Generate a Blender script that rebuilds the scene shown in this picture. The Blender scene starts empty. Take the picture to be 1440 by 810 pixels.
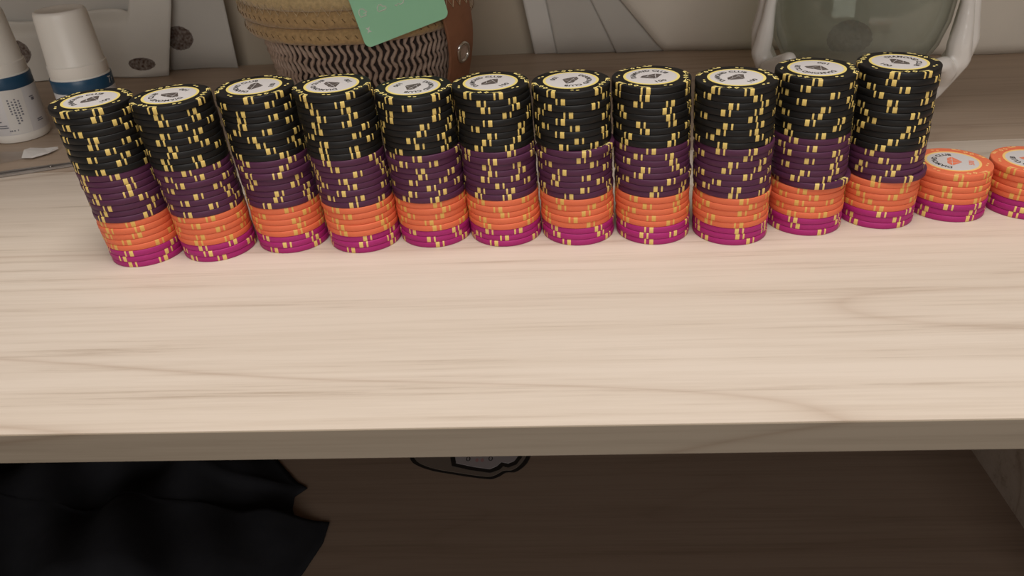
import bpy, bmesh, math, random
from mathutils import Vector, Matrix
random.seed(7)
D = bpy.data
SC = bpy.context.scene
COL = SC.collection
PI = math.pi
R = math.radians

# ------------------------------------------------------------------ camera
def make_camera():
    cd = D.cameras.new('camera')
    cam = D.objects.new('camera', cd); COL.objects.link(cam)
    yaw, pit, rol, h = -0.06363677, 0.54540875, -0.05882963, 0.20478831
    f = Vector((math.sin(yaw)*math.cos(pit), math.cos(yaw)*math.cos(pit), -math.sin(pit)))
    r = Vector((math.cos(yaw), -math.sin(yaw), 0)); u = r.cross(f)
    r2 = r*math.cos(rol)+u*math.sin(rol); u2 = -r*math.sin(rol)+u*math.cos(rol)
    m = Matrix((r2, u2, -f)).transposed().to_4x4()
    m.translation = Vector((0, 0, h))
    cam.matrix_world = m
    cd.sensor_width = 36; cd.lens = 1101.994/1440*36
    cd.clip_start = 0.01; cd.clip_end = 50
    cd.dof.use_dof = True; cd.dof.focus_distance = 0.44; cd.dof.aperture_fstop = 22
    SC.camera = cam
make_camera()

# ------------------------------------------------------------------ world, lights, exposure
W = D.worlds.new('world'); SC.world = W; W.use_nodes = True
bg = W.node_tree.nodes['Background']
bg.inputs[0].default_value = (1.0, 0.94, 0.87, 1); bg.inputs[1].default_value = 0.11
def area(name, loc, rot, sx, sy, power, col):
    l = D.lights.new(name, 'AREA'); l.shape = 'RECTANGLE'; l.size = sx; l.size_y = sy
    l.energy = power; l.color = col
    o = D.objects.new(name, l); COL.objects.link(o); o.location = loc; o.rotation_euler = rot
    return o
area('ceiling_lamp', (0.05, 0.0, 1.60), (0, 0, 0), 0.9, 1.00, 26, (1.0, 0.955, 0.905))
# low front fill, added to brighten upright faces; its source is unseen
area('front_fill', (0.35, -2.60, 1.05), (R(90-20), 0, R(-4)), 1.9, 1.2, 28, (1.0, 0.965, 0.93))
VS = SC.view_settings
VS.view_transform = 'Standard'; VS.look = 'None'; VS.gamma = 1; VS.use_curve_mapping = False
VS.exposure = 0.0

# ------------------------------------------------------------------ material helpers
def srgb(r, g, b):
    f = lambda c: (c/255/12.92) if c/255 <= .04045 else ((c/255+.055)/1.055)**2.4
    return (f(r), f(g), f(b), 1)
def mat(name, col, rough=.5, metal=0, noise=0, nscale=200, bump=0, spec=.5, sheen=0):
    m = D.materials.new(name); m.use_nodes = True
    nt = m.node_tree; b = nt.nodes['Principled BSDF']
    b.inputs['Base Color'].default_value = col
    b.inputs['Roughness'].default_value = rough; b.inputs['Metallic'].default_value = metal
    b.inputs['Specular IOR Level'].default_value = spec
    if sheen: b.inputs['Sheen Weight'].default_value = sheen
    if noise or bump:
        tc = nt.nodes.new('ShaderNodeTexCoord')
        n = nt.nodes.new('ShaderNodeTexNoise'); n.inputs['Scale'].default_value = nscale
        n.inputs['Detail'].default_value = 4
        nt.links.new(tc.outputs['Object'], n.inputs['Vector'])
        if noise:
            mx = nt.nodes.new('ShaderNodeMix'); mx.data_type = 'RGBA'
            mx.inputs[6].default_value = tuple(c*(1-noise) for c in col[:3])+(1,)
            mx.inputs[7].default_value = tuple(min(1, c*(1+noise)) for c in col[:3])+(1,)
            nt.links.new(n.outputs['Fac'], mx.inputs[0]); nt.links.new(mx.outputs[2], b.inputs['Base Color'])
        if bump:
            bp = nt.nodes.new('ShaderNodeBump'); bp.inputs['Strength'].default_value = bump
            bp.inputs['Distance'].default_value = .001
            nt.links.new(n.outputs['Fac'], bp.inputs['Height']); nt.links.new(bp.outputs[0], b.inputs['Normal'])
    return m
def wood(name, light, mid, dark, rough=.45, figure=.95):
    m = D.materials.new(name); m.use_nodes = True; nt = m.node_tree; N = nt.nodes; L = nt.links
    b = N['Principled BSDF']; b.inputs['Roughness'].default_value = rough
    b.inputs['Specular IOR Level'].default_value = .35
    tc = N.new('ShaderNodeTexCoord')
    def mp(s, rot=(0, 0, 0), loc=(0, 0, 0)):
        k = N.new('ShaderNodeMapping'); k.inputs['Scale'].default_value = s
        k.inputs['Rotation'].default_value = rot; k.inputs['Location'].default_value = loc
        L.new(tc.outputs['Object'], k.inputs['Vector']); return k.outputs[0]
    def ns(v, sc, det=5, rg=.6, dist=0):
        k = N.new('ShaderNodeTexNoise'); k.inputs['Scale'].default_value = sc
        k.inputs['Detail'].default_value = det; k.inputs['Roughness'].default_value = rg
        k.inputs['Distortion'].default_value = dist
        L.new(v, k.inputs['Vector']); return k.outputs['Fac']
    def math_(op, a, c):
        k = N.new('ShaderNodeMath'); k.operation = op
        for i, x in enumerate((a, c)):
            if isinstance(x, (int, float)): k.inputs[i].default_value = x
            else: L.new(x, k.inputs[i])
        return k.outputs[0]
    def ramp(v, stops):
        k = N.new('ShaderNodeValToRGB'); e = k.color_ramp.elements
        while len(e) < len(stops): e.new(.5)
        for q, (p, c) in zip(e, stops): q.position = p; q.color = c
        L.new(v, k.inputs[0]); return k.outputs[0]
    fine = ns(mp((7, 300, 300)), 1.6, 5, .7)                # short straight pores
    streak = ns(mp((1.6, 62, 62), (0, 0, R(.6))), 1.5, 7, .68, .25)
    # cathedral figure: thin contour lines of a slow, stretched noise
    slow = ns(mp((.95, 6.0, 6.0), (0, 0, R(-1)), (3.1, .4, 0)), 1.0, 2.5, .45, .15)
    bands = math_('PINGPONG', math_('MULTIPLY', slow, 22.0), 1.0)
    bands = math_('POWER', bands, 11.0)
    patch = ns(mp((1.6, 5, 5), (0, 0, 0), (1, 5, 0)), 1.0, 2, .5)
    bands = math_('MULTIPLY', bands, patch)
    tone = ns(mp((1.3, 9, 9), (0, 0, 0), (7, 2, 0)), 1.0, 4, .55)
    v = math_('ADD', math_('MULTIPLY', streak, .62), math_('MULTIPLY', fine, .38))
    c1 = ramp(v, [(.34, dark), (.45, mid), (.56, light)])
    mx = N.new('ShaderNodeMix'); mx.data_type = 'RGBA'; mx.blend_type = 'MULTIPLY'
    L.new(math_('MULTIPLY', bands, figure), mx.inputs[0]); L.new(c1, mx.inputs[6]); mx.inputs[7].default_value = (.60, .50, .43, 1)
    mx2 = N.new('ShaderNodeMix'); mx2.data_type = 'RGBA'; mx2.blend_type = 'MULTIPLY'
    mx2.inputs[0].default_value = .6
    L.new(mx.outputs[2], mx2.inputs[6])
    L.new(ramp(tone, [(.3, (.90, .86, .80, 1)), (.7, (1, .985, .97, 1))]), mx2.inputs[7])
    L.new(mx2.outputs[2], b.inputs['Base Color'])
    bp = N.new('ShaderNodeBump'); bp.inputs['Strength'].default_value = .12; bp.inputs['Distance'].default_value = .0004
    L.new(v, bp.inputs['Height']); L.new(bp.outputs[0], b.inputs['Normal'])
    return m
def cloth_mat(name, col, spots, spotcol, trans=.10):
    m = D.materials.new(name); m.use_nodes = True; nt = m.node_tree; N = nt.nodes; L = nt.links
    b = N['Principled BSDF']; b.inputs['Roughness'].default_value = .9; b.inputs['Specular IOR Level'].default_value = .1
    tc = N.new('ShaderNodeTexCoord')
    nz = N.new('ShaderNodeTexNoise'); nz.inputs['Scale'].default_value = 420; nz.inputs['Detail'].default_value = 3
    L.new(tc.outputs['Object'], nz.inputs['Vector'])
    wv = N.new('ShaderNodeTexNoise'); wv.inputs['Scale'].default_value = 16; wv.inputs['Detail'].default_value = 3
    L.new(tc.outputs['Object'], wv.inputs['Vector'])
    base = N.new('ShaderNodeMix'); base.data_type = 'RGBA'
    base.inputs[6].default_value = tuple(c*.84 for c in col[:3])+(1,); base.inputs[7].default_value = col
    L.new(wv.outputs['Fac'], base.inputs[0])
    cur = base.outputs[2]
    for (sx, sz, rx, rz) in spots:
        mp = N.new('ShaderNodeMapping'); mp.vector_type = 'POINT'
        mp.inputs['Location'].default_value = (-sx/rx, 0, -sz/rz); mp.inputs['Scale'].default_value = (1/rx, 0, 1/rz)
        L.new(tc.outputs['Object'], mp.inputs['Vector'])
        ln = N.new('ShaderNodeVectorMath'); ln.operation = 'LENGTH'; L.new(mp.outputs[0], ln.inputs[0])
        ad = N.new('ShaderNodeMath'); ad.operation = 'MULTIPLY_ADD'; ad.inputs[1].default_value = .25; L.new(nz.outputs['Fac'], ad.inputs[0]); L.new(ln.outputs['Value'], ad.inputs[2])
        rp = N.new('ShaderNodeValToRGB'); rp.color_ramp.elements[0].position = 1.05; rp.color_ramp.elements[1].position = 1.16
        rp.color_ramp.elements[0].position = .98; rp.color_ramp.elements[1].position = 1.0
        mr = N.new('ShaderNodeMath'); mr.operation = 'LESS_THAN'; mr.inputs[1].default_value = 1.12; L.new(ad.outputs[0], mr.inputs[0])
        tx = N.new('ShaderNodeMath'); tx.operation = 'MULTIPLY_ADD'; tx.inputs[1].default_value = .9; tx.inputs[2].default_value = .38
        L.new(nz.outputs['Fac'], tx.inputs[0])
        fm = N.new('ShaderNodeMath'); fm.operation = 'MULTIPLY'; L.new(mr.outputs[0], fm.inputs[0]); L.new(tx.outputs[0], fm.inputs[1])
        mx = N.new('ShaderNodeMix'); mx.data_type = 'RGBA'; mx.inputs[7].default_value = spotcol
        L.new(fm.outputs[0], mx.inputs[0]); L.new(cur, mx.inputs[6]); cur = mx.outputs[2]
    L.new(cur, b.inputs['Base Color'])
    bp = N.new('ShaderNodeBump'); bp.inputs['Strength'].default_value = .15; bp.inputs['Distance'].default_value = .0005
    L.new(nz.outputs['Fac'], bp.inputs['Height']); L.new(bp.outputs[0], b.inputs['Normal'])
    tr = N.new('ShaderNodeBsdfTranslucent'); L.new(cur, tr.inputs['Color'])
    ms = N.new('ShaderNodeMixShader'); ms.inputs[0].default_value = trans
    L.new(b.outputs[0], ms.inputs[1]); L.new(tr.outputs[0], ms.inputs[2])
    L.new(ms.outputs[0], N['Material Output'].inputs['Surface'])
    return m
def thin_glass(name, tint, rough=.02, ior=1.5, milk=0, milkcol=(1, 1, 1, 1)):
    m = D.materials.new(name); m.use_nodes = True; nt = m.node_tree; N = nt.nodes; L = nt.links
    N.remove(N['Principled BSDF'])
    tr = N.new('ShaderNodeBsdfTransparent'); tr.inputs[0].default_value = tint
    if milk:
        df = N.new('ShaderNodeBsdfDiffuse'); df.inputs[0].default_value = milkcol
        mk = N.new('ShaderNodeMixShader'); mk.inputs[0].default_value = milk
        L.new(tr.outputs[0], mk.inputs[1]); L.new(df.outputs[0], mk.inputs[2]); tr = mk
    gl = N.new('ShaderNodeBsdfGlossy'); gl.inputs['Roughness'].default_value = rough
    fr = N.new('ShaderNodeFresnel')
    ge = N.new('ShaderNodeNewGeometry'); mr = N.new('ShaderNodeMapRange')     # same reflectance from both sides of the thin wall
    mr.inputs['To Min'].default_value = ior; mr.inputs['To Max'].default_value = 1/ior
    L.new(ge.outputs['Backfacing'], mr.inputs['Value']); L.new(mr.outputs[0], fr.inputs[0])
    ms = N.new('ShaderNodeMixShader'); L.new(fr.outputs[0], ms.inputs[0])
    L.new(tr.outputs[0], ms.inputs[1]); L.new(gl.outputs[0], ms.inputs[2])
    L.new(ms.outputs[0], N['Material Output'].inputs['Surface'])
    return m

# ------------------------------------------------------------------ mesh helpers
def link(name, me, m=None, parent=None, smooth=True):
    for q in (m if isinstance(m, (list, tuple)) else [m]):
        if q is not None: me.materials.append(q)
    if smooth:
        for p in me.polygons: p.use_smooth = True
    o = D.objects.new(name, me); COL.objects.link(o)
    if parent is not None: o.parent = parent
    return o
def mesh(verts, faces, name='mesh'):
    me = D.meshes.new(name); me.from_pydata(verts, [], faces); me.update(); return me
def tag(o, label=None, cat=None, group=None, kind=None):
    if label: o['label'] = label
    if cat: o['category'] = cat
    if group: o['group'] = group
    if kind: o['kind'] = kind
    return o
def empty(name, loc=(0, 0, 0), rz=0):
    o = D.objects.new(name, None); COL.objects.link(o); o.location = loc; o.rotation_euler = (0, 0, rz)
    o.empty_display_size = .02; return o
class MB:
    def __init__(s): s.v = []; s.f = []
    def add(s, v, f):
        k = len(s.v); s.v += [tuple(q) for q in v]; s.f += [tuple(i+k for i in q) for q in f]
    def box(s, a, b):
        x0, y0, z0 = a; x1, y1, z1 = b
        s.add([(x0, y0, z0), (x1, y0, z0), (x1, y1, z0), (x0, y1, z0), (x0, y0, z1), (x1, y0, z1), (x1, y1, z1), (x0, y1, z1)],
              [(3, 2, 1, 0), (4, 5, 6, 7), (0, 1, 5, 4), (1, 2, 6, 5), (2, 3, 7, 6), (3, 0, 4, 7)])
    def lathe(s, prof, n=48, c=(0, 0, 0), cap=True):
        v = []; f = []
        for (r, z) in prof:
            for i in range(n):
                a = 2*PI*i/n; v.append((c[0]+r*math.cos(a), c[1]+r*math.sin(a), c[2]+z))
        for k in range(len(prof)-1):
            for i in range(n):
                j = (i+1) % n; f.append((k*n+i, k*n+j, (k+1)*n+j, (k+1)*n+i))
        if cap:
            f.append(tuple(range(n-1, -1, -1))); f.append(tuple((len(prof)-1)*n+i for i in range(n)))
        s.add(v, f)
    def tube(s, pts, rad, n=6, closed=False, caps=True):
        P = [Vector(p) for p in pts]; m = len(P)
        rr = rad if isinstance(rad, (list, tuple)) else [rad]*m
        v = []; f = []; up = None
        for i, p in enumerate(P):
            if closed: t = P[(i+1) % m]-P[i-1]
            else: t = P[min(i+1, m-1)]-P[max(i-1, 0)]
            t.normalize()
            if up is None:
                up = Vector((0, 0, 1)) if abs(t.z) < .9 else Vector((1, 0, 0))
            a = t.cross(up)
            if a.length < 1e-6: a = t.orthogonal()
            a.normalize(); b = a.cross(t); up = b
            for k in range(n):
                q = 2*PI*k/n; v.append(p+(a*math.cos(q)+b*math.sin(q))*rr[i])
        for i in range(m if closed else m-1):
            j = (i+1) % m
            for k in range(n):
                l = (k+1) % n; f.append((i*n+k, i*n+l, j*n+l, j*n+k))
        if not closed and caps:
            f.append(tuple(range(n-1, -1, -1))); f.append(tuple((m-1)*n+k for k in range(n)))
        s.add(v, f)
    def build(s, name, m, parent=None, smooth=True):
        me = mesh(s.v, s.f, name)
        bm = bmesh.new(); bm.from_mesh(me); bmesh.ops.recalc_face_normals(bm, faces=bm.faces); bm.to_mesh(me); bm.free()
        return link(name, me, m, parent, smooth)
def bevel(o, w, seg=2):
    b = o.modifiers.new('bevel', 'BEVEL'); b.width = w; b.segments = seg; b.limit_method = 'ANGLE'
def sharp(o, deg=35):
    me = o.data
    bm = bmesh.new(); bm.from_mesh(me)
    for e in bm.edges:
        e.smooth = len(e.link_faces) == 2 and e.calc_face_angle(0) < R(deg)
    bm.to_mesh(me); bm.free(); return o
def box(name, a, b, m, parent=None, bev=0):
    q = MB(); q.box(a, b); o = q.build(name, m, parent, False)
    if bev: bevel(o, bev)
    return o
def text_mesh(s, size, offset=0.0, font_space=1.0):
    cu = D.curves.new('text', 'FONT'); cu.body = s; cu.size = size; cu.align_x = 'CENTER'; cu.align_y = 'CENTER'
    cu.offset = offset; cu.resolution_u = 3; cu.space_character = font_space
    o = D.objects.new('text', cu); COL.objects.link(o)
    dg = bpy.context.evaluated_depsgraph_get()
    me = D.meshes.new_from_object(o.evaluated_get(dg))
    v = [tuple(q.co) for q in me.vertices]; f = [tuple(p.vertices) for p in me.polygons]
    D.objects.remove(o); D.curves.remove(cu); D.meshes.remove(me)
    # centre vertically on the cap height
    ys = [q[1] for q in v]; c = (max(ys)+min(ys))/2
    return [(q[0], q[1]-c, 0) for q in v], f

# ------------------------------------------------------------------ materials
M = {}
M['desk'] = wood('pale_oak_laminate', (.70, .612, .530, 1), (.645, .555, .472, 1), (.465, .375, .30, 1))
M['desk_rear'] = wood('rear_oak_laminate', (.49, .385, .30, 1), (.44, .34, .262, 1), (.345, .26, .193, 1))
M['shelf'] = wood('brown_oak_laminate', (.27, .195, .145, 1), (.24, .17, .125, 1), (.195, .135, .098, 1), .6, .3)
M['band'] = wood('edge_band_laminate', (.36, .30, .235, 1), (.32, .265, .205, 1), (.265, .215, .16, 1))
M['wall'] = mat('greige_paint', srgb(186, 172, 152), .9, noise=.03, nscale=12, bump=.1)
M['floor'] = wood('floor_laminate', (.20, .14, .10, 1), (.17, .115, .08, 1), (.13, .09, .06, 1), .5)
M['black'] = mat('black_chip_composite', (.0080, .0074, .0072, 1), .52, noise=.15, nscale=900, bump=.03, spec=.32)
M['purple'] = mat('dark_purple_chip_composite', (.086, .022, .060, 1), .5, noise=.1, nscale=900, bump=.03, spec=.32)
M['orange'] = mat('orange_chip_composite', (.76, .165, .072, 1), .5, noise=.06, nscale=900, bump=.03, spec=.32)
M['magenta'] = mat('magenta_chip_composite', (.40, .020, .165, 1), .5, noise=.08, nscale=900, bump=.03, spec=.32)
M['spot'] = mat('yellow_edge_spot', (.80, .58, .17, 1), .45)
M['spot_o'] = mat('yellow_orange_edge_spot', (.74, .43, .10, 1), .45)
M['mark'] = mat('yellow_rim_print', (.86, .70, .24, 1), .4)
M['mark_o'] = mat('pale_orange_rim_print', (.90, .48, .18, 1), .4)
M['inlay'] = mat('white_inlay_paper', (.60, .565, .555, 1), .45)
M['ring'] = mat('yellow_inlay_ring', (.82, .66, .20, 1), .45)
M['ring_o'] = mat('orange_yellow_inlay_ring', (.90, .58, .20, 1), .45)
M['ink'] = mat('dark_ink', (.035, .032, .032, 1), .5)
M['gem'] = mat('grey_brown_gem_ink', (.085, .066, .058, 1), .5, noise=.5, nscale=900)
M['ink_o'] = mat('orange_ink', (.80, .20, .10, 1), .5)
M['white_plastic'] = mat('white_plastic', (.86, .82, .755, 1), .38, noise=.02, nscale=30)
M['label_white'] = mat('bottle_label_white', (.72, .70, .70, 1), .4)
M['label_blue'] = mat('bottle_band_blue', (.018, .075, .15, 1), .35, noise=.2, nscale=60)
M['label_print'] = mat('label_print_grey', (.16, .16, .19, 1), .5)
M['label_navy'] = mat('label_print_navy', (.03, .03, .20, 1), .5)
M['sticker'] = mat('paper_sticker', (.74, .71, .67, 1), .6)
M['rope'] = mat('tan_rope', (.46, .30, .14, 1), .95, noise=.45, nscale=380, bump=.9, spec=.1, sheen=.3)
M['rope_pale'] = mat('pale_tan_rope', (.56, .41, .21, 1), .95, noise=.4, nscale=420, bump=.9, spec=.1, sheen=.4)
M['thread'] = mat('pale_thread', (.74, .60, .40, 1), .8)
M['thread_dark'] = mat('brown_thread', (.20, .12, .055, 1), .9)
M['weave'] = mat('woven_cord_taupe', (.46, .335, .26, 1), .8, noise=.35, nscale=500, bump=.4)
M['basket_dark'] = mat('basket_backing_dark', (.035, .022, .018, 1), .9)
M['inner_shade'] = mat('basket_shade_black', (.02, .022, .02, 1), .95)  # near-black colour stands in for the shade inside the basket
M['leather'] = mat('brown_leather', (.29, .125, .065, 1), .5, noise=.2, nscale=160, bump=.2)
M['metal'] = mat('nickel', (.75, .72, .68, 1), .22, 1)
M['steel'] = mat('brushed_steel', (.36, .33, .31, 1), .35, 1)
M['card'] = mat('mint_green_card', (.40, .80, .51, 1), .55)
M['card_ink'] = mat('white_card_print', (.80, .84, .74, 1), .6)
M['ceramic'] = mat('white_ceramic', (.88, .845, .80, 1), .18, spec=.6)
M['bowl'] = thin_glass('grey_green_glass', (.88, .90, .87, 1), .03, 1.45, .10, (.62, .64, .58, 1))
M['film'] = thin_glass('clear_plastic_film', (.96, .955, .95, 1), .2, 1.3)
M['paper'] = mat('torn_white_paper', (.80, .77, .74, 1), .8, bump=.3, nscale=300)
M['cloth_black'] = mat('black_fabric', (.018, .018, .021, 1), .95, noise=.3, nscale=60, bump=.3, spec=.15)
M['die_brown'] = mat('sticker_brown', (.16, .125, .10, 1), .6)
M['die_dark'] = mat('sticker_dark', (.015, .012, .010, 1), .6)
M['die_grey'] = mat('sticker_grey', (.33, .29, .29, 1), .6)
M['die_pink'] = mat('sticker_pink', (.38, .20, .20, 1), .6)
SPOT = srgb(84, 62, 52)
M['curtain_left'] = cloth_mat('white_sheer_left', (.80, .755, .68, 1), [(-.3957, .0133, .0135, .0062), (-.5165, .029, .013, .012)], SPOT)
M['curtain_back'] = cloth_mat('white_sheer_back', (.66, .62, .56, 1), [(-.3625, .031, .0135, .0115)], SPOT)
M['curtain_right'] = cloth_mat('cream_sheer_right', (.84, .765, .66, 1), [(.274, .013, .0180, .0165)], srgb(96, 66, 44))
M['curtain_strip'] = cloth_mat('white_sheer_hem', (.84, .80, .74, 1), [], SPOT)

# ------------------------------------------------------------------ the room
def structure(o): o['kind'] = 'structure'; return o
structure(box('wall_back', (-2.2, .80, -.75), (2.2, .86, 1.9), M['wall']))
structure(box('floor', (-2.2, -1.6, -.80), (2.2, .86, -.75), M['floor']))
# unseen shelf board, added above the frame to shade the back of the desk
structure(box('shade_shelf_1', (-1.2, .405, .30), (1.2, .80, .320), M['desk']))

# ------------------------------------------------------------------ the desk
desk = empty('desk', (0, .5, -.75))
tag(desk, 'pale oak laminate desk under the chips, with an open shelf below', 'desk')
def dpart(o): o.parent = desk; o.matrix_parent_inverse = Matrix.Translation((0, -.5, .75)); return o
YF, YB, TH = .2321, .7824, .0148
dpart(box('desktop', (-.95, YF+.0008, -TH), (.95, .5130, 0), M['desk']))
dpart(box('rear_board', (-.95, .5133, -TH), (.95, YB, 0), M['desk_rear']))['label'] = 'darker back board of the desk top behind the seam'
eb = dpart(box('edge_band', (-.95, YF, -TH), (.95, YF+.0008, -.0001), M['band'])); eb['label'] = 'front edge strip of the desk top'
dpart(box('lower_shelf', (-.95, .250, -.216), (.2935, .770, -.200), M['shelf'])); 
dpart(box('side_panel', (.2935, .245, -.75), (.3095, .770, -TH), M['desk']))
dpart(box('side_panel', (-.966, .245, -.75), (-.95, .770, -TH), M['desk']))
dpart(box('side_panel', (.934, .245, -.75), (.95, .770, -TH), M['desk']))
dpart(box('back_panel', (-.95, .770, -.75), (.2935, .776, -TH), M['shelf']))

# ------------------------------------------------------------------ poker chips
CT = .0034257          # chip thickness
CR = .0202             # chip radius
def chip_mesh(name, m_body, m_spot):
    ang = []
    for c in (90, 210, 330):
        for a in (-60, -52, -44, -37, -30.3, -24.3, -19.2, -16.5, -8.5, 0, 8.5, 16.5, 19.2, 24.3, 30.3, 37, 44, 52): ang.append(c+a)
    n = len(ang)
    def is_spot(i):
        a0 = ((ang[i]-90+60) % 120)-60; a1 = a0+(ang[(i+1) % n]-ang[i]) % 360
        md = abs((a0+a1)/2)
        return 24.3 < md < 30.3 or 16.5 < md < 19.2
    prof = [(.0195, 0), (.02002, .00010), (CR, .00036), (CR, CT-.00036), (.02002, CT-.00010), (.0195, CT)]
    v = []; f = []; mi = []
    for (r, z) in prof:
        for a in ang: v.append((r*math.cos(R(a)), r*math.sin(R(a)), z))
    for k in range(len(prof)-1):
        for i in range(n):
            j = (i+1) % n; f.append((k*n+i, k*n+j, (k+1)*n+j, (k+1)*n+i)); mi.append(1 if is_spot(i) else 0)
    f.append(tuple(range(n-1, -1, -1))); mi.append(0)
    f.append(tuple((len(prof)-1)*n+i for i in range(n))); mi.append(0)
    me = mesh(v, f, name); me.materials.append(m_body); me.materials.append(m_spot)
    for p, q in zip(me.polygons, mi): p.material_index = q; p.use_smooth = len(p.vertices) == 4
    return me
CH = {'black': chip_mesh('black_chip', M['black'], M['spot']), 'purple': chip_mesh('purple_chip', M['purple'], M['spot']),
      'orange': chip_mesh('orange_chip', M['orange'], M['spot_o']), 'magenta': chip_mesh('magenta_chip', M['magenta'], M['spot'])}
# --- printed top faces (only where a face is seen)
def disc_mesh(name, r0, r1, z0, z1, m, n=64):
    q = MB()
    if r0 == 0: q.lathe([(r1, z0), (r1, z1)], n)
    else: q.lathe([(r0, z0), (r1, z0), (r1, z1), (r0, z1), (r0, z0)], n, cap=False)
    me = mesh(q.v, q.f, name)
    bm = bmesh.new(); bm.from_mesh(me); bmesh.ops.remove_doubles(bm, verts=bm.verts, dist=1e-7)
    bmesh.ops.recalc_face_normals(bm, faces=bm.faces); bm.to_mesh(me); bm.free()
    me.materials.append(m); return me
def flat_mesh(name, polys, z, m):
    v = []; f = []
    for p in polys:
        k = len(v); v += [(x, y, z) for x, y in p]; f.append(tuple(range(k, k+len(p))))
    me = mesh(v, f, name)
    bm = bmesh.new(); bm.from_mesh(me)
    for fc in bm.faces:
        if fc.normal.z < 0: fc.normal_flip()
    bm.to_mesh(me); bm.free(); me.materials.append(m); return me
def pol(a, r): return (r*math.cos(R(a)), r*math.sin(R(a)))
def rim_polys():
    P = []
    for c in (90, 210, 330):
        for s in (-1, 1):
            g = lambda a, r: pol(c+s*a, r)
            P.append([g(30, .0193), g(24, .0193), g(23.0, .0186), g(10, .0178), g(20, .0177), g(29, .0180)])
            P.append([g(20.5, .0193), g(17, .0193), g(15, .0187), g(19, .0186)])
            # hollow suit mark
            o = [(1.4, .0174), (5.4, .0188), (10.6, .0172), (5.4, .0158)]; i_ = [(4.2, .0174), (5.6, .0179), (7.8, .0173), (5.6, .0168)]
            for k in range(4):
                l = (k+1) % 4; P.append([g(*o[k]), g(*o[l]), g(*i_[l]), g(*i_[k])])
            # domino dot
            P.append([pol(c+60+s*4.4+3.2*math.cos(t), .0170+s*.0004+.00062*math.sin(t)) for t in [2*PI*k/8 for k in range(8)]])
    return P
def gem_polys():
    k = .0168
    tl, tm, tr_ = (-.23, .17), (0, .17), (.23, .17)
    gl, g1, g2, gr = (-.39, .02), (-.14, .02), (.14, .02), (.39, .02)
    b = (0, -.30)
    P = [[gl, tl, g1], [tl, tm, g1], [tm, g2, g1], [tm, tr_, g2], [tr_, gr, g2], [gl, g1, b], [g1, g2, b], [g2, gr, b]]
    out = []
    for p in P:
        cx = sum(q[0] for q in p)/len(p); cy = sum(q[1] for q in p)/len(p)
        out.append([((cx+(x-cx)*.88)*k, (cy+(y-cy)*.88)*k) for x, y in p])
    return out
def lettering_mesh(name, value, mt, mv):
    v, f = text_mesh('DIAMOND CLUB', .0036, .00013, 1.08)
    Rt = .0094
    xs = [q[0] for q in v]; k = .0284/(max(xs)-min(xs))
    vv = []
    for (x, y, _) in v:
        a = PI/2-(x*k)/Rt; vv.append(((Rt+y)*math.cos(a), (Rt+y)*math.sin(a), CT+.00016))
    n0 = len(vv); nf = len(f)
    w, g = text_mesh(value, .0037, .00010, 1.05)
    vv += [(x*1.15, y-.0092, CT+.00016) for x, y, _ in w]
    ff = list(f)+[tuple(i+n0 for i in q) for q in g]
    me = mesh(vv, ff, name); me.materials.append(mt); me.materials.append(mv)
    for p in me.polygons:
        p.material_index = 0 if p.index < nf else 1
    bm = bmesh.new(); bm.from_mesh(me)
    for fc in bm.faces:
        if fc.normal.z < 0: fc.normal_flip()
    bm.to_mesh(me); bm.free()
    return me
INLAY = disc_mesh('inlay', 0, .0131, CT-.0001, CT+.00010, M['inlay'])
TOPS = {'black': [('inlay', INLAY), ('inlay_ring', disc_mesh('inlay_ring', .0130, .0143, CT-.0001, CT+.00013, M['ring'])),
                  ('lettering', lettering_mesh('lettering', '100', M['ink'], M['ink'])), ('gem_emblem', flat_mesh('gem_emblem', gem_polys(), CT+.00016, M['gem'])),
                  ('rim_marks', flat_mesh('rim_marks', rim_polys(), CT+.00006, M['mark']))],
        'orange': [('inlay', INLAY), ('inlay_ring', disc_mesh('inlay_ring', .0130, .0143, CT-.0001, CT+.00013, M['ring_o'])),
                   ('lettering', lettering_mesh('lettering', '500', M['ink'], M['ink_o'])), ('gem_emblem', flat_mesh('gem_emblem', gem_polys(), CT+.00016, M['ink_o'])),
                   ('rim_marks', flat_mesh('rim_marks', rim_polys(), CT+.00006, M['mark_o']))],
        'purple': [('rim_marks', flat_mesh('rim_marks', rim_polys(), CT+.00006, M['mark']))]}
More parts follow.
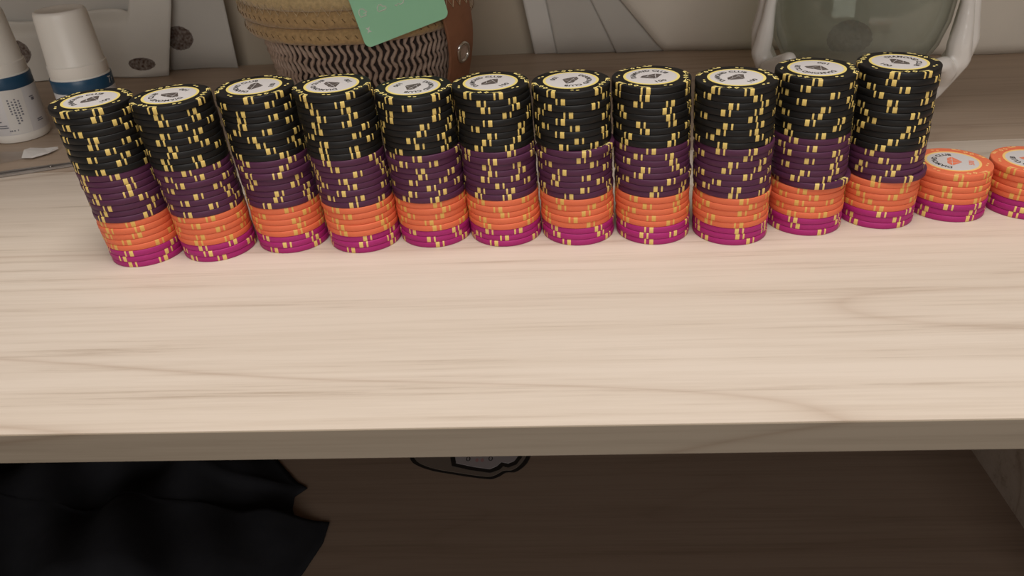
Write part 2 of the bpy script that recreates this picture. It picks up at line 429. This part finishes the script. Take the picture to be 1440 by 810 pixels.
# every stack: base centre x, y, lean of the stack over its height, then the turn of each chip from the top down (degrees)
STACKS = [
 (-.2317, .3893, -.0042, -.0016, [42,82,108,2,21,64,84,56,93,13,30,92,94,38,104,1,110,102,25,36,29,10,103,6,112,52], (10, 8), 162),
 (-.1913, .3929, -.0040, -.0030, [3,56,60,82,55,46,60,10,42,44,68,36,4,104,73,2,88,0,31,6,87,8,49,52,10,29], (10, 8), 243),
 (-.1498, .4004, -.0043, -.0004, [62,90,118,42,115,29,4,62,74,92,102,86,26,106,96,68,64,118,76,102,83,90,81,98,60,108], (10, 8), 182),
 (-.1074, .3982, -.0050, -.0008, [94,27,34,44,32,106,88,110,34,35,108,119,77,6,18,0,26,62,103,0,96,104,107,71,62,113], (10, 8), 214),
 (-.0672, .4022, -.0036, -.0032, [96,4,94,92,72,66,48,60,98,4,30,8,56,41,66,37,22,72,84,26,8,65,95,54,66], (9, 8), 336),
 (-.0267, .4009, -.0038, .0012, [21,42,46,77,0,100,52,43,29,78,0,38,46,34,56,24,18,94,2,59,94,101,30,7,109], (9, 8), 141),
 (.0143, .3997, -.0035, -.0003, [95,110,88,0,108,9,106,60,38,66,63,82,105,22,92,66,113,99,29,65,118,73,85,90,106], (9, 8), 335),
 (.0560, .3982, -.0041, .0024, [112,111,28,69,74,32,110,84,77,119,26,80,38,100,74,56,50,91,40,88,118,76,114,34,114], (9, 8), 112),
 (.0980, .3948, -.0048, -.0016, [13,73,40,30,68,34,24,80,100,22,64,42,34,65,93,2,44,59,76,60,86,8,56,58,75], (9, 8), 133),
 (.1405, .4032, -.0048, .0007, [112,98,65,93,54,116,34,74,4,87,114,78,38,76,33,20,50,105,2,30,118,18,95,99,67], (9, 8), 232),
 (.1816, .4085, -.0032, 0, [28,98,117,85,32,106,66,80,64,56,40,98,84,32,4,116,20,26,71,7,92,110,42,67,76], (12, 5), 28),
 (.2230, .4140, -.0012, .0004, [39,47,26,100,76,32,72,68], (0, 0), 159),
 (.2651, .4134, -.0015, .0005, [118,61,18,96,10,40,94,15], (0, 0), 238)]
ORD = ['', 'first', 'second', 'third', 'fourth', 'fifth', 'sixth', 'seventh', 'eighth', 'ninth', 'tenth', 'eleventh', 'twelfth']
SNAME = ['leftmost tall stack', 'second tall stack from the left', 'third tall stack from the left', 'fourth tall stack from the left',
         'fifth tall stack from the left', 'sixth tall stack from the left', 'fifth tall stack from the right', 'fourth tall stack from the right',
         'third tall stack from the right', 'second tall stack from the right', 'rightmost tall stack', 'short stack beside the tall ones', 'short stack at the right edge']
# chips that stick out of their stack: (stack, chip from top): (dx, dy)
SHIFT = {(6, 10): (.0014, -.0012), (6, 11): (-.0001, -.0003), (9, 17): (.0021, -.0010), (10, 17): (.0019, -.0008), (10, 16): (.0008, -.0002),
         (2, 13): (.0006, -.0006), (5, 11): (.0003, -.0006), (8, 18): (.0008, -.0004), (7, 15): (.0006, -.0006), (0, 1): (-.0006, .0002), (3, 1): (-.0004, -.0002),
         (4, 10): (.0005, -.0003), (8, 10): (.0006, -.0005)}
for si, (sx, sy, lx, ly, turns, (nb, np_), up) in enumerate(STACKS):
    n = len(turns); no = 5; nm = 3
    cols = ['black']*nb+['purple']*np_+['orange']*no+['magenta']*nm
    for k in range(n, 0, -1):
        c = cols[k-1]; h = (n-k)
        o = D.objects.new('poker_chip', CH[c]); COL.objects.link(o)
        fr = h/n
        jx, jy = (random.uniform(-.00028, .00028), random.uniform(-.00028, .00028)) if k < n else (0, 0)
        sh = SHIFT.get((si, k), (0, 0))
        o.location = (sx+lx*fr+jx+sh[0], sy+ly*fr+jy+sh[1], h*CT)
        o.rotation_euler = (0, 0, R((up if k == 1 else turns[k-1])-90))
        inc = k-{'black': 0, 'purple': nb, 'orange': nb+np_, 'magenta': nb+np_+no}[c]
        if k == 1: lab = f'{c} poker chip with printed white face, topmost of the {SNAME[si]}'
        else: lab = f'{ORD[inc]} {c} poker chip down in the {SNAME[si]}'
        tag(o, lab, 'poker chip', f'{c} poker chips')
        parts = TOPS[c] if k == 1 else (TOPS['purple'] if (si, k) in ((6, 10), (9, 17), (10, 17)) else [])
        for pn, pm in parts:
            p = D.objects.new(pn, pm); COL.objects.link(p); p.parent = o

# ------------------------------------------------------------------ bottles
def on_cyl(q, r, az, z, w, h, rot=0, nx=8, ny=2):
    """a curved rectangle lying on a cylinder of radius r"""
    v = []; f = []
    for j in range(ny+1):
        for i in range(nx+1):
            x = (i/nx-.5)*w; y = (j/ny-.5)*h
            X = x*math.cos(rot)-y*math.sin(rot); Y = x*math.sin(rot)+y*math.cos(rot)
            a = az+X/r; v.append((r*math.cos(a), r*math.sin(a), z+Y))
    for j in range(ny):
        for i in range(nx):
            k = j*(nx+1)+i; f.append((k, k+1, k+nx+2, k+nx+1))
    q.add(v, f)
def text_on_cyl(q, s, size, r, az, z, rot=0, sx=1.0):
    v, f = text_mesh(s, size)
    o = []
    for x, y, _ in v:
        x *= sx
        X = x*math.cos(rot)-y*math.sin(rot); Y = x*math.sin(rot)+y*math.cos(rot)
        a = az+X/r; o.append((r*math.cos(a), r*math.sin(a), z+Y))
    q.add(o, f)
def bottle(x, y, label):
    t = empty('bottle', (x, y, 0)); tag(t, label, 'bottle', 'white capped bottles')
    q = MB(); q.lathe([(.0180, 0), (.0202, .0006), (.0213, .0030), (.0215, .0060), (.0215, .0500), (.0205, .0518)], 56)
    sharp(q.build('body', M['white_plastic'], t))
    q = MB(); q.lathe([(.0205, .0518), (.0208, .0524), (.0207, .0600), (.0202, .0604), (.0199, .0610), (.0184, .0935), (.0180, .0965), (.0172, .0982), (.0158, .0987), (.0150, .0984)], 56)
    sharp(q.build('cap', M['white_plastic'], t), 50)
    q = MB(); q.lathe([(.02155, .0070), (.02165, .0072), (.02165, .0408), (.02155, .0410)], 56, cap=False)
    q.build('label', M['label_white'], t)
    q = MB(); q.lathe([(.02155, .0412), (.02170, .0414), (.02170, .0505), (.02155, .0507)], 56, cap=False)
    q.build('blue_band', M['label_blue'], t)
    return t
b1 = bottle(-.4289, .5961, 'white capped bottle at the left edge with a taped paper sticker')
b2 = bottle(-.3566, .5834, 'white capped bottle with a blue band standing behind the leftmost chip stack')
az0 = math.atan2(-.596, .429)
q = MB(); on_cyl(q, .02178, az0+R(5), .0245, .0155, .0340, R(-4)); q.build('paper_sticker', M['sticker'], b1)
q = MB(); rnd = random.Random(3)
for i in range(4):
    for k in range(9 if i in (1, 2) else 6):
        on_cyl(q, .02186, az0+R(5)+(-.0036+i*.0024)/.0218, .034-.0021*k-.0016*(i % 2), .0010+.0005*rnd.random(), .0012, R(-4), 1, 1)
q.build('handwriting', M['label_print'], b1)
q = MB()
for (a, z, w, h) in [(-41, .0335, .0060, .0009), (-40, .0310, .0050, .0009), (-40, .0222, .0080, .0016), (-38, .0182, .0065, .0010), (-36, .0150, .0110, .0008), (-36, .0133, .0120, .0008), (-15, .0105, .0042, .0011), (-4, .0105, .0012, .0011),
                     (44, .0330, .0038, .0008), (46, .0310, .0030, .0022), (46, .0150, .0050, .0008), (47, .0136, .0060, .0008)]:
    on_cyl(q, .02176, az0+R(a), z, w, h, 0, 4, 1)
q.build('label_print', M['label_print'], b1)
q = MB(); on_cyl(q, .02177, az0+R(-44), .0285, .0060, .0019, 0, 4, 1); q.build('label_stripe', M['label_navy'], b1)
az2 = math.atan2(-.583, .357)
q = MB(); text_on_cyl(q, 'T', .0075, .02182, az2+R(56), .0462, R(-8)); text_on_cyl(q, 'r', .0060, .02182, az2+R(66), .0455, R(-8))
q.build('band_lettering', M['label_white'], b2)
q = MB()
for k in range(11): on_cyl(q, .02176, az2+R(-50+7*k), .0370, .0018, .0028 if k % 3 else .0020, 0, 1, 1)
q.build('label_print', M['label_print'], b2)

# ------------------------------------------------------------------ wrapper scraps and tweezers
def slab(name, poly, z0, th, m, parent=None, wob=0):
    q = MB(); n = len(poly)
    zz = [z0+(wob*((k*37) % 5)/5 if wob else 0) for k in range(n)]
    q.add([(x, y, z0) for x, y in poly]+[(x, y, zz[k]+th) for k, (x, y) in enumerate(poly)],
          [tuple(range(n-1, -1, -1)), tuple(range(n, 2*n))]+[(k, (k+1) % n, n+(k+1) % n, n+k) for k in range(n)])
    return q.build(name, m, parent, False)
o = slab('plastic_wrapper', [(-.470, .520), (-.4095, .5318), (-.3965, .5405), (-.3935, .5450), (-.402, .5560), (-.420, .5580), (-.475, .548)], .0002, .0005, M['film'], wob=.0006)
tag(o, 'clear crinkled plastic wrapper lying in front of the left bottle', 'wrapper')
o = slab('paper_scrap', [(-.3965, .5400), (-.3880, .5392), (-.3828, .5445), (-.3800, .5480), (-.3772, .5570), (-.3900, .5590), (-.4000, .5585), (-.4010, .5520)], .0016, .0003, M['paper'], wob=.0022)
tag(o, 'small torn white paper scrap lying on the wrapper beside the bottle', 'paper')
tw = empty('tweezers', (-.375, .5172, 0), R(18.6)); tag(tw, 'thin steel tweezers lying on the desk left of the leftmost stack', 'tweezers')
for s, z in ((1, .0004), (-1, .0004)):
    q = MB()
    for i in range(13):
        u = -.085+.135*i/12
        w = .0011+.0009*math.sin(PI*min(1, i/12*1.1)); off = s*(.0013+.0016*math.sin(PI*i/12))
        q.v += [(u, off-w, z), (u, off+w, z), (u, off+w, z+.0011), (u, off-w, z+.0016)]
    for i in range(12):
        for k in range(4): q.f.append((4*i+k, 4*i+(k+1) % 4, 4*i+4+(k+1) % 4, 4*i+4+k))
    q.f += [(3, 2, 1, 0), (48, 49, 50, 51)]
    q.build('arm', M['steel'], tw, False)
q = MB(); q.lathe([(.0012, 0), (.0012, .0019), (.0008, .0022)], 12, (.012, 0, 0)); q.build('rivet', M['steel'], tw)

# ------------------------------------------------------------------ basket
BX, BY = -.150, .652
bk = empty('basket', (BX, BY, 0)); tag(bk, 'round woven storage basket with tan rope rim and leather strap', 'basket')
RB = lambda z: .0675+.17*z
q = MB(); q.lathe([(.060, 0), (RB(0)-.0012, .0008), (RB(.07)-.0012, .070), (RB(.07)-.004, .070), (RB(0)-.004, .003)], 72)
q.build('backing', M['basket_dark'], bk)
q = MB(); NS = 92
for i in range(NS):
    a0 = 2*PI*i/NS
    pts = []
    for k in range(23):
        z = .0014+.0666*k/22
        a = a0+(.0016*math.sin(2*PI*z/.0135+.6*math.sin(i*.9))+.0004*math.sin(i*7.7+k))/RB(z)
        r = RB(z)+.0004*math.cos(2*PI*z/.00675+1)
        pts.append((r*math.cos(a), r*math.sin(a), z))
    q.tube(pts, [.00115+.0007*(.5+.5*math.cos(4*PI*pt[2]/.0135+1.2*math.sin(i*.9)+.6)) for pt in pts], 5)
o = q.build('woven_cord', M['weave'], bk); o['kind'] = 'stuff'; o['label'] = 'taupe wavy woven cords of the basket side'
def rope(zc, Rc, rr, m, seed):
    rn = random.Random(seed); v = []; f = []; n = 160; k = 12
    for i in range(n):
        a = 2*PI*i/n
        for j in range(k):
            b = 2*PI*j/k
            tw_ = .00022*math.sin(3*b+i*.9)
            r = rr+tw_+rn.uniform(-.00022, .00022)
            v.append(((Rc+r*math.cos(b))*math.cos(a), (Rc+r*math.cos(b))*math.sin(a), zc+r*math.sin(b)))
    for i in range(n):
        for j in range(k):
            f.append((i*k+j, ((i+1) % n)*k+j, ((i+1) % n)*k+(j+1) % k, i*k+(j+1) % k))
    q = MB(); q.add(v, f); return q.build('rope_coil', m, bk)
ROPES = [(.0740, .0842, .0065, M['rope']), (.0862, .0868, .0067, M['rope']), (.0985, .0872, .0070, M['rope_pale'])]
for i, (zc, Rc, rr, m) in enumerate(ROPES): rope(zc, Rc, rr, m, i)
# stitches: pale zigzag thread on the top coil, dark slanted stitches on the lower coils
q = MB(); pts = []
for i in range(150):
    a = 2*PI*i/150; up = i % 2
    zz, rr = (.0968, .0943) if up else (.0900, .0937)
    pts.append((rr*math.cos(a), rr*math.sin(a), zz))
q.tube(pts, .00028, 4, True)
q.build('stitching', M['thread'], bk)['label'] = 'pale zigzag thread stitching'
q = MB()
for (zc, Rc, rr, m) in ROPES[:2]:
    for i in range(84):
        a = 2*PI*i/84; a2 = a+.020
        r = Rc+rr+.0001
        q.tube([(r*math.cos(a), r*math.sin(a), zc+.0013), ((r)*math.cos(a2), (r)*math.sin(a2), zc-.0011)], .00030, 4)
o = q.build('cross_stitching', M['thread_dark'], bk); o['kind'] = 'stuff'
q = MB(); q.lathe([(.004, .050), (.060, .0500), (.076, .058), (.0785, .072)], 48); q.build('inner_shade', M['inner_shade'], bk)  # dark dish painted as the shaded inside of the basket
# leather strap on the right
def strap_pt(r, t, z):
    k = max(0, (z-.046)/.064)
    A = R(-25-15*k*(1-.15*k)); return (r*math.cos(A)-t*math.sin(A), r*math.sin(A)+t*math.cos(A), z)
prof = [(.0800, .0030), (.0822, .014), (.0850, .028), (.0880, .040), (.0905, .050), (.0930, .059), (.0950, .068), (.0962, .078), (.0968, .088), (.0968, .098), (.0965, .110), (.0945, .124)]
q = MB(); hw = .0165; TT = .0024
for (r, z) in prof: q.v += [strap_pt(r, -hw, z), strap_pt(r, hw, z), strap_pt(r+TT, hw, z), strap_pt(r+TT, -hw, z)]
for i in range(len(prof)-1):
    for k in range(4): q.f.append((4*i+k, 4*i+(k+1) % 4, 4*i+4+(k+1) % 4, 4*i+4+k))
q.f += [(3, 2, 1, 0), tuple(4*(len(prof)-1)+k for k in range(4))]
st = q.build('strap', M['leather'], bk); bevel(st, .0006, 2); st['label'] = 'brown leather strap'
q = MB()
GZ, GR = .0480, .0900+TT+.0008
pts = []
for i in range(32):
    a = 2*PI*i/32; t = .0074*math.cos(a); z = .0074*math.sin(a)
    pts.append(strap_pt(GR+z*.24, t, GZ+z))
q.tube(pts, .0016, 8, True); q.build('grommet', M['metal'], st)['label'] = 'silver grommet'
q = MB()
q.add([strap_pt(GR-.0006+.0062*math.sin(2*PI*i/24)*.24, .0062*math.cos(2*PI*i/24), GZ+.0062*math.sin(2*PI*i/24)) for i in range(24)], [tuple(range(24))])
q.build('grommet_hole', M['weave'], st)
q = MB(); pts = []
for i in range(9):
    pts.append(strap_pt(.0970+TT+.0003, -hw*.95+2*hw*.95*i/8, .0850 if i % 2 else .0930))
q.tube(pts, .0004, 5); q.build('strap_stitching', M['thread'], st)

# ------------------------------------------------------------------ green card leaning on the basket
AZ = R(-66); nx, ny = math.cos(AZ), math.sin(AZ)
cd = empty('gift_card', (BX+nx*.0978, BY+ny*.0978, .0745), AZ+PI/2)
tag(cd, 'mint green rounded card with small white icons hanging on the basket front', 'card')
CA = R(12.5); W_, H_ = .0640, .0900
def cardpt(u, v):        # card plane: u along the lower edge, v up the card
    return (-.0192+u*math.cos(CA)-v*math.sin(CA), .0676-.0745+u*math.sin(CA)+v*math.cos(CA))
out = []
for (cx, cy, a0) in ((W_-.0045, .0045, -90), (W_-.0045, H_-.0045, 0), (.0045, H_-.0045, 90), (.0045, .0045, 180)):
    for k in range(7):
        a = R(a0+15*k); out.append(cardpt(cx+.0045*math.cos(a), cy+.0045*math.sin(a)))
n = len(out)
q = MB(); q.add([(x, -.0004, z) for x, z in out]+[(x, .0004, z) for x, z in out],
                [tuple(range(n)), tuple(range(2*n-1, n-1, -1))]+[(k, n+k, n+(k+1) % n, (k+1) % n) for k in range(n)])
q.build('card_sheet', M['card'], cd, False)
def uvc(U, Z):           # measured icon centre (tangent, height) -> card local
    return U, Z-.0745
def icon(name, c, pts, closed=True, fill=False, s=1.0, w=.00042):
    cx, cz = uvc(*c); q = MB()
    P = [(cx+(x*math.cos(CA)-y*math.sin(CA))*s, cz+(x*math.sin(CA)+y*math.cos(CA))*s) for x, y in pts]
    if fill: q.add([(x, -.00055, z) for x, z in P], [tuple(range(len(P)))])
    else: q.tube([(x, -.0005, z) for x, z in P], w, 4, closed)
    q.build(name, M['card_ink'], cd, False)
mm = .001
icon('house_icon', (-.0183, .0919), [(x*mm, y*mm) for x, y in [(-2.4, -2.3), (1.6, -2.3), (2.0, -.4), (2.9, -.3), (2.2, .6), (.9, 2.4), (-1.0, 2.9), (-2.2, 1.9), (-2.7, .2)]])
icon('house_icon_dot', (-.0176, .0913), [(x*mm, y*mm) for x, y in [(-.5, 0), (.9, 0)]], False)
icon('cloud_icon', (-.0050, .0936), [(x*mm, y*mm) for x, y in [(-2.4, -1.9), (2.2, -1.9), (3.2, -1.0), (2.6, .3), (1.2, .6), (.4, 2.0), (-1.4, 2.3), (-2.8, .9), (-3.0, -.8)]])
icon('whale_icon', (.0080, .0955), [(x*mm, y*mm) for x, y in [(-3.6, -.4), (-2.2, -1.3), (-1.2, -.2), (.2, -1.4), (2.6, -.9), (3.6, .9), (2.8, 2.4), (1.6, .9)]], False)
icon('hourglass_icon', (-.0161, .0801), [(x*mm, y*mm) for x, y in [(-1.8, 2.1), (-.4, 0), (-1.7, -2.1), (0, -1.5), (1.9, -2.1), (.5, 0), (1.6, 2.1), (0, 1.4)]], fill=True)

# ------------------------------------------------------------------ glass bowl held by two ceramic hands
PX, PY = .230, .610
bowl = empty('glass_bowl', (PX, PY, 0)); tag(bowl, 'round grey-green glass bowl held between two white ceramic hands', 'bowl')
po = [(.012, .0125), (.030, .0165), (.0415, .0235), (.0510, .0335), (.0580, .0470), (.0620, .0630), (.0628, .0760), (.0615, .0920), (.0575, .1080), (.0520, .1210), (.0495, .1290), (.0505, .1340)]
pi_ = [(r-.0022, z+.0012) for r, z in po][::-1]
q = MB(); q.lathe(po+[(.0495, .1352)]+pi_, 96, cap=False)
q.f.append(tuple(range(95, -1, -1))); k = (len(po)+1+len(pi_)-1)*96; q.f.append(tuple(k+i for i in range(96)))
q.build('bowl_glass', M['bowl'], bowl)
def capsule(q, a, b, ra, rb, n=10):
    a, b = Vector(a), Vector(b); d = b-a; L_ = d.length
    if L_ < 1e-6: d = Vector((0, 0, 1))
    d.normalize(); x = d.orthogonal().normalized(); y = d.cross(x)
    rings = []
    for k in range(1, 4): t = -PI/2+PI/2*k/3.0; rings.append((a+d*(ra*math.sin(t)), ra*math.cos(t)))
    for k in range(0, 3): t = PI/2*k/3.0; rings.append((b+d*(rb*math.sin(t)), rb*math.cos(t)))
    v = [a-d*ra]; f = []
    for c, r in rings:
        for i in range(n): t = 2*PI*i/n; v.append(c+x*(r*math.cos(t))+y*(r*math.sin(t)))
    v.append(b+d*rb); m = len(rings)
    for i in range(n): f.append((0, 1+(i+1) % n, 1+i))
    for k in range(m-1):
        for i in range(n):
            j = (i+1) % n; f.append((1+k*n+i, 1+k*n+j, 1+(k+1)*n+j, 1+(k+1)*n+i))
    e = 1+m*n
    for i in range(n): f.append((1+(m-1)*n+i, 1+(m-1)*n+(i+1) % n, e))
    q.add(v, f)
def hand(side, parent):
    """a cupped hand standing on its wrist, seen edge-on; side=+1 right, -1 left"""
    q = MB()
    A0 = R(-27) if side > 0 else R(166)
    er = (math.cos(A0), math.sin(A0)); et = (-er[1], er[0])
    def p(r, t, z):                       # r: away from the bowl, t: across the palm (towards the back), z: up
        return (er[0]*r+et[0]*t, er[1]*r+et[1]*t, z)
    def chain(pts):
        for (u, ru), (w, rw) in zip(pts, pts[1:]): capsule(q, u, w, ru, rw)
    if side > 0: prof = [(.0555, .0090, .0075), (.0600, .0160, .0078), (.0655, .0270, .0080), (.0715, .0400, .0086), (.0735, .0520, .0082), (.0735, .0655, .0062), (.0727, .0790, .0046), (.0700, .0930, .0042), (.0655, .1050, .0036)]
    else:        prof = [(.0520, .0090, .0075), (.0560, .0160, .0076), (.0605, .0260, .0079), (.0665, .0380, .0074), (.0680, .0500, .0066), (.0678, .0640, .0052), (.0672, .0760, .0046), (.0655, .0900, .0042), (.0615, .1020, .0036)]
    for i, t in enumerate((-.0165, -.0055, .0055, .0160)):
        ln = (0, .007, .005, -.006)[i]; cl = -.0016*((i-1.4)**2)
        pts = []
        for k, (r, z, rr) in enumerate(prof):
            w = .42+.58*min(1, k/4); zz = z+ln*max(0, k-4)/4
            bow = .0010 if k == 4 and i else 0
            pts.append((p(r+bow+(cl if k > 3 else 0), t*w+.004*(1-w), zz), rr))
        chain(pts)
    if side > 0: chain([(p(.0640, -.010, .024), .0075), (p(.0665, -.0200, .0330), .0068), (p(.0640, -.0285, .0395), .0060), (p(.0600, -.0345, .0400), .0054)])
    else: chain([(p(.0590, .0120, .020), .0070), (p(.0600, .0240, .0285), .0066), (p(.0530, .0360, .0360), .0060), (p(.0470, .0455, .0415), .0057)])
    # heel of the hand reaching in to the common foot
    chain([(p(.0560, .003, .0095), .0090), (p(.046, .002, .0072), .0068), (p(.034, 0, .0062), .0058)])
    o = q.build('ceramic_hand', M['ceramic'], parent)
    rm = o.modifiers.new('fuse', 'REMESH'); rm.mode = 'VOXEL'; rm.voxel_size = .0011; rm.use_smooth_shade = True
    sm = o.modifiers.new('smooth', 'SMOOTH'); sm.factor = .5; sm.iterations = 7
    dg = bpy.context.evaluated_depsgraph_get(); me = D.meshes.new_from_object(o.evaluated_get(dg))
    o.modifiers.clear(); o.data = me
    for pl in me.polygons: pl.use_smooth = True
    return o
hs = empty('hand_shaped_stand', (PX, PY, 0)); tag(hs, 'white ceramic stand shaped as two upright hands, cupping the glass bowl', 'ornament')
hand(-1, hs); hand(1, hs)
q = MB(); q.lathe([(.040, 0), (.0425, .001), (.0425, .0055), (.038, .0095), (.015, .0112)], 48); sharp(q.build('foot', M['ceramic'], hs), 50)

# ------------------------------------------------------------------ curtains
def sheet(name, m, parent, fx, nu, nv, th=.0008):
    """fx(u, v) -> point"""
    v = [fx(i/nu, j/nv) for j in range(nv+1) for i in range(nu+1)]
    f = [(j*(nu+1)+i, j*(nu+1)+i+1, (j+1)*(nu+1)+i+1, (j+1)*(nu+1)+i) for j in range(nv) for i in range(nu)]
    o = link(name, mesh(v, f, name), m, parent)
    s = o.modifiers.new('thickness', 'SOLIDIFY'); s.thickness = th; s.offset = 0
    return o
HT = .292
cl = empty('curtain', (-.45, .77, 0)); tag(cl, 'white sheer curtain with brown spots hanging behind the bottles at left', 'curtain')
INV = Matrix.Translation((.45, -.77, 0))
def smooth(t): t = max(0, min(1, t)); return t*t*(3-2*t)
def front_left(u, v):
    x1 = lambda z: -.3728+.25*min(z, .07)+.02*z
    x = -.66+u*(-.3728+.66)
    ztop = .0585+(HT-.0585)*smooth((x+.412)/.030)+.004*math.sin(x*40)
    z = .0006+v*(ztop-.0006)
    x += (x1(z)+.3728)*u
    roll = smooth((v-.72)/.28)*(1-smooth((x+.412)/.03))
    y = .7585+.0035*math.sin(x*52)+.0025*math.sin(x*21+z*30)-.010*math.exp(-z*60)*(1-u)+.014*roll*roll
    return (x, y, z)
def back_left(u, v):
    z = .0006+v*HT
    x = -.68+u*(-.3095+.68)+.012*z*u
    y = .7745+.0022*math.sin(x*70)+.0018*math.sin(x*31+1)
    return (x, y, z)
for o in (sheet('front_fold', M['curtain_left'], cl, front_left, 90, 40), sheet('back_fold', M['curtain_back'], cl, back_left, 80, 12)):
    o.matrix_parent_inverse = INV
cr = empty('curtain', (.3, .75, 0)); tag(cr, 'cream sheer curtain bunched on the desk behind the glass bowl', 'curtain')
INV2 = Matrix.Translation((-.3, -.75, 0))
def slant(xl, xr, kl, kr, y0, amp, fr):
    def g(u, v):
        z = .0006+v*HT
        zz = z if z < .15 else .15+(z-.15)*.4
        a = xl-kl*zz; b = xr-kr*zz; x = a+(b-a)*u
        return (x, y0+amp*math.sin(x*fr+z*9), z)
    return g
def wide(u, v):
    z = .0004+v*HT
    zz = z if z < .12 else .12+(z-.12)*.3
    x0 = .1112-.86*zz; x = x0+(.95-x0)*u
    bulge = smooth((x-.14)/.27)
    y = .7655-.057*bulge*(1-.55*smooth(z/.3))+.002*math.sin(x*33+z*12)*bulge-.004*math.exp(-((x-.16)/.03)**2)
    if z < .012: y += .004*(1-z/.012)
    return (x, y, z)
for o in (sheet('hem_strip', M['curtain_strip'], cr, slant(-.0134, .0100, .19, .19, .7775, .0003, 40), 8, 12),
          sheet('middle_fold', M['curtain_back'], cr, slant(.0085, .0700, .19, .50, .7740, .0012, 90), 20, 16),
          sheet('gathered_fold', M['curtain_back'], cr, slant(.0659, .1180, .50, .84, .7705, .0006, 60), 16, 16),
          sheet('wide_panel', M['curtain_right'], cr, wide, 80, 30)):
    o.matrix_parent_inverse = INV2

# ------------------------------------------------------------------ under the desk: black garment and die-cut sticker
EDGE = [(.500, -.300), (.470, -.245), (.4262, -.210), (.4027, -.1885), (.397, -.1792), (.389, -.1863), (.378, -.1850), (.3680, -.1802), (.3655, -.1560), (.3480, -.1561), (.3228, -.1636), (.300, -.178), (.262, -.215)]
def edge_x(y):
    for (ya, xa), (yb, xb) in zip(EDGE, EDGE[1:]):
        if ya >= y >= yb: return xa+(xb-xa)*(ya-y)/(ya-yb)
    return EDGE[-1][1] if y < EDGE[-1][0] else EDGE[0][1]
def garment(u, v):
    y = .500-(.500-.262)*v; xr = edge_x(y); x = -.66+(xr+.66)*u
    d = min(u, 1-u)*4; d2 = min(v, 1-v)*5; e = smooth(min(1, d*1.6))*smooth(min(1, d2))
    hgt = .016+.009*math.sin(x*23+y*14)*math.cos(y*31)+.007*math.sin(x*61-y*40+2*math.sin(y*20))+.004*math.sin(x*120+y*66)
    return (x, y, -.2+.0008+max(.0008, hgt+.006)*e)
o = link('black_garment', mesh(*(lambda nu, nv: ([garment(i/nu, j/nv) for j in range(nv+1) for i in range(nu+1)],
      [(j*(nu+1)+i, (j+1)*(nu+1)+i, (j+1)*(nu+1)+i+1, j*(nu+1)+i+1) for j in range(nv) for i in range(nu)]))(90, 90)), M['cloth_black'])
s = o.modifiers.new('thickness', 'SOLIDIFY'); s.thickness = .0008; s.offset = 1
tag(o, 'crumpled black fabric garment lying on the dark shelf under the desk', 'clothing')
stk = empty('sticker', (-.066, .430, -.2)); tag(stk, 'die-cut sticker with dark outline lying on the shelf under the desk', 'sticker')
def splate(name, pts, z, m):
    # smooth closed outline, back half mirrored behind the desk edge
    P = pts+[(-.020, .452), (-.050, .466), (-.085, .462), (-.108, .446)]
    n = len(P); out = []
    for i in range(n):
        p0, p1, p2, p3 = [Vector(P[(i+k-1) % n]) for k in range(4)]
        for t in (0, .25, .5, .75):
            out.append(tuple(.5*((2*p1)+(p2-p0)*t+(2*p0-5*p1+4*p2-p3)*t*t+(3*p1-p0-3*p2+p3)*t**3)))
    m_ = len(out); q = MB()
    q.add([(x+.066, y-.430, z) for x, y in out]+[(x+.066, y-.430, z+.0003) for x, y in out],
          [tuple(range(m_-1, -1, -1)), tuple(range(m_, 2*m_))]+[(k, (k+1) % m_, m_+(k+1) % m_, m_+k) for k in range(m_)])
    return q.build(name, m, stk, False)
def inset(pts, k, c=(-.066, .437)): return [(c[0]+(x-c[0])*k, c[1]+(y-c[1])*k) for x, y in pts]
o1 = [(-.1098, .4257), (-.0963, .4152), (-.0749, .4092), (-.0515, .4045), (-.0440, .4062), (-.0381, .4106), (-.0300, .4120), (-.0214, .4247)]
splate('outline', o1, .0001, M['die_dark'])
splate('border', inset(o1, .93), .0004, M['die_brown'])
o2 = [(-.0800, .4262), (-.0780, .4175), (-.0640, .4130), (-.0495, .4100), (-.0430, .4130), (-.0405, .4165), (-.0370, .4150), (-.0310, .4180), (-.0270, .4257)]
def splate2(name, pts, z, m):
    q = MB(); P = pts+[(-.030, .448), (-.075, .448)]; n = len(P)
    q.add([(x+.066, y-.430, z) for x, y in P]+[(x+.066, y-.430, z+.0003) for x, y in P],
          [tuple(range(n-1, -1, -1)), tuple(range(n, 2*n))]+[(k, (k+1) % n, n+(k+1) % n, n+k) for k in range(n)])
    return q.build(name, m, stk, False)
splate2('inner_outline', o2, .0007, M['die_dark'])
splate2('inner_panel', [(-.0765, .4265), (-.0750, .4200), (-.0620, .4160), (-.0500, .4135), (-.0450, .4165), (-.0420, .4205), (-.0370, .4190), (-.0325, .4215), (-.0300, .4265)], .0010, M['die_grey'])
q = MB()
for x in (-.0665, -.0500):
    v, f = text_mesh('0', .0068); q.add([(a*1.1+x+.066, b+.4240-.430, .00135) for a, b, _ in v], f)
q.build('numerals', M['die_dark'], stk, False)
q = MB()
for x in (-.0600, -.0560): q.add([(x+.066+.0012*math.cos(2*PI*k/10), .4225-.430+.0020*math.sin(2*PI*k/10), .00135) for k in range(10)], [tuple(range(10))])
q.build('pink_dots', M['die_pink'], stk, False)
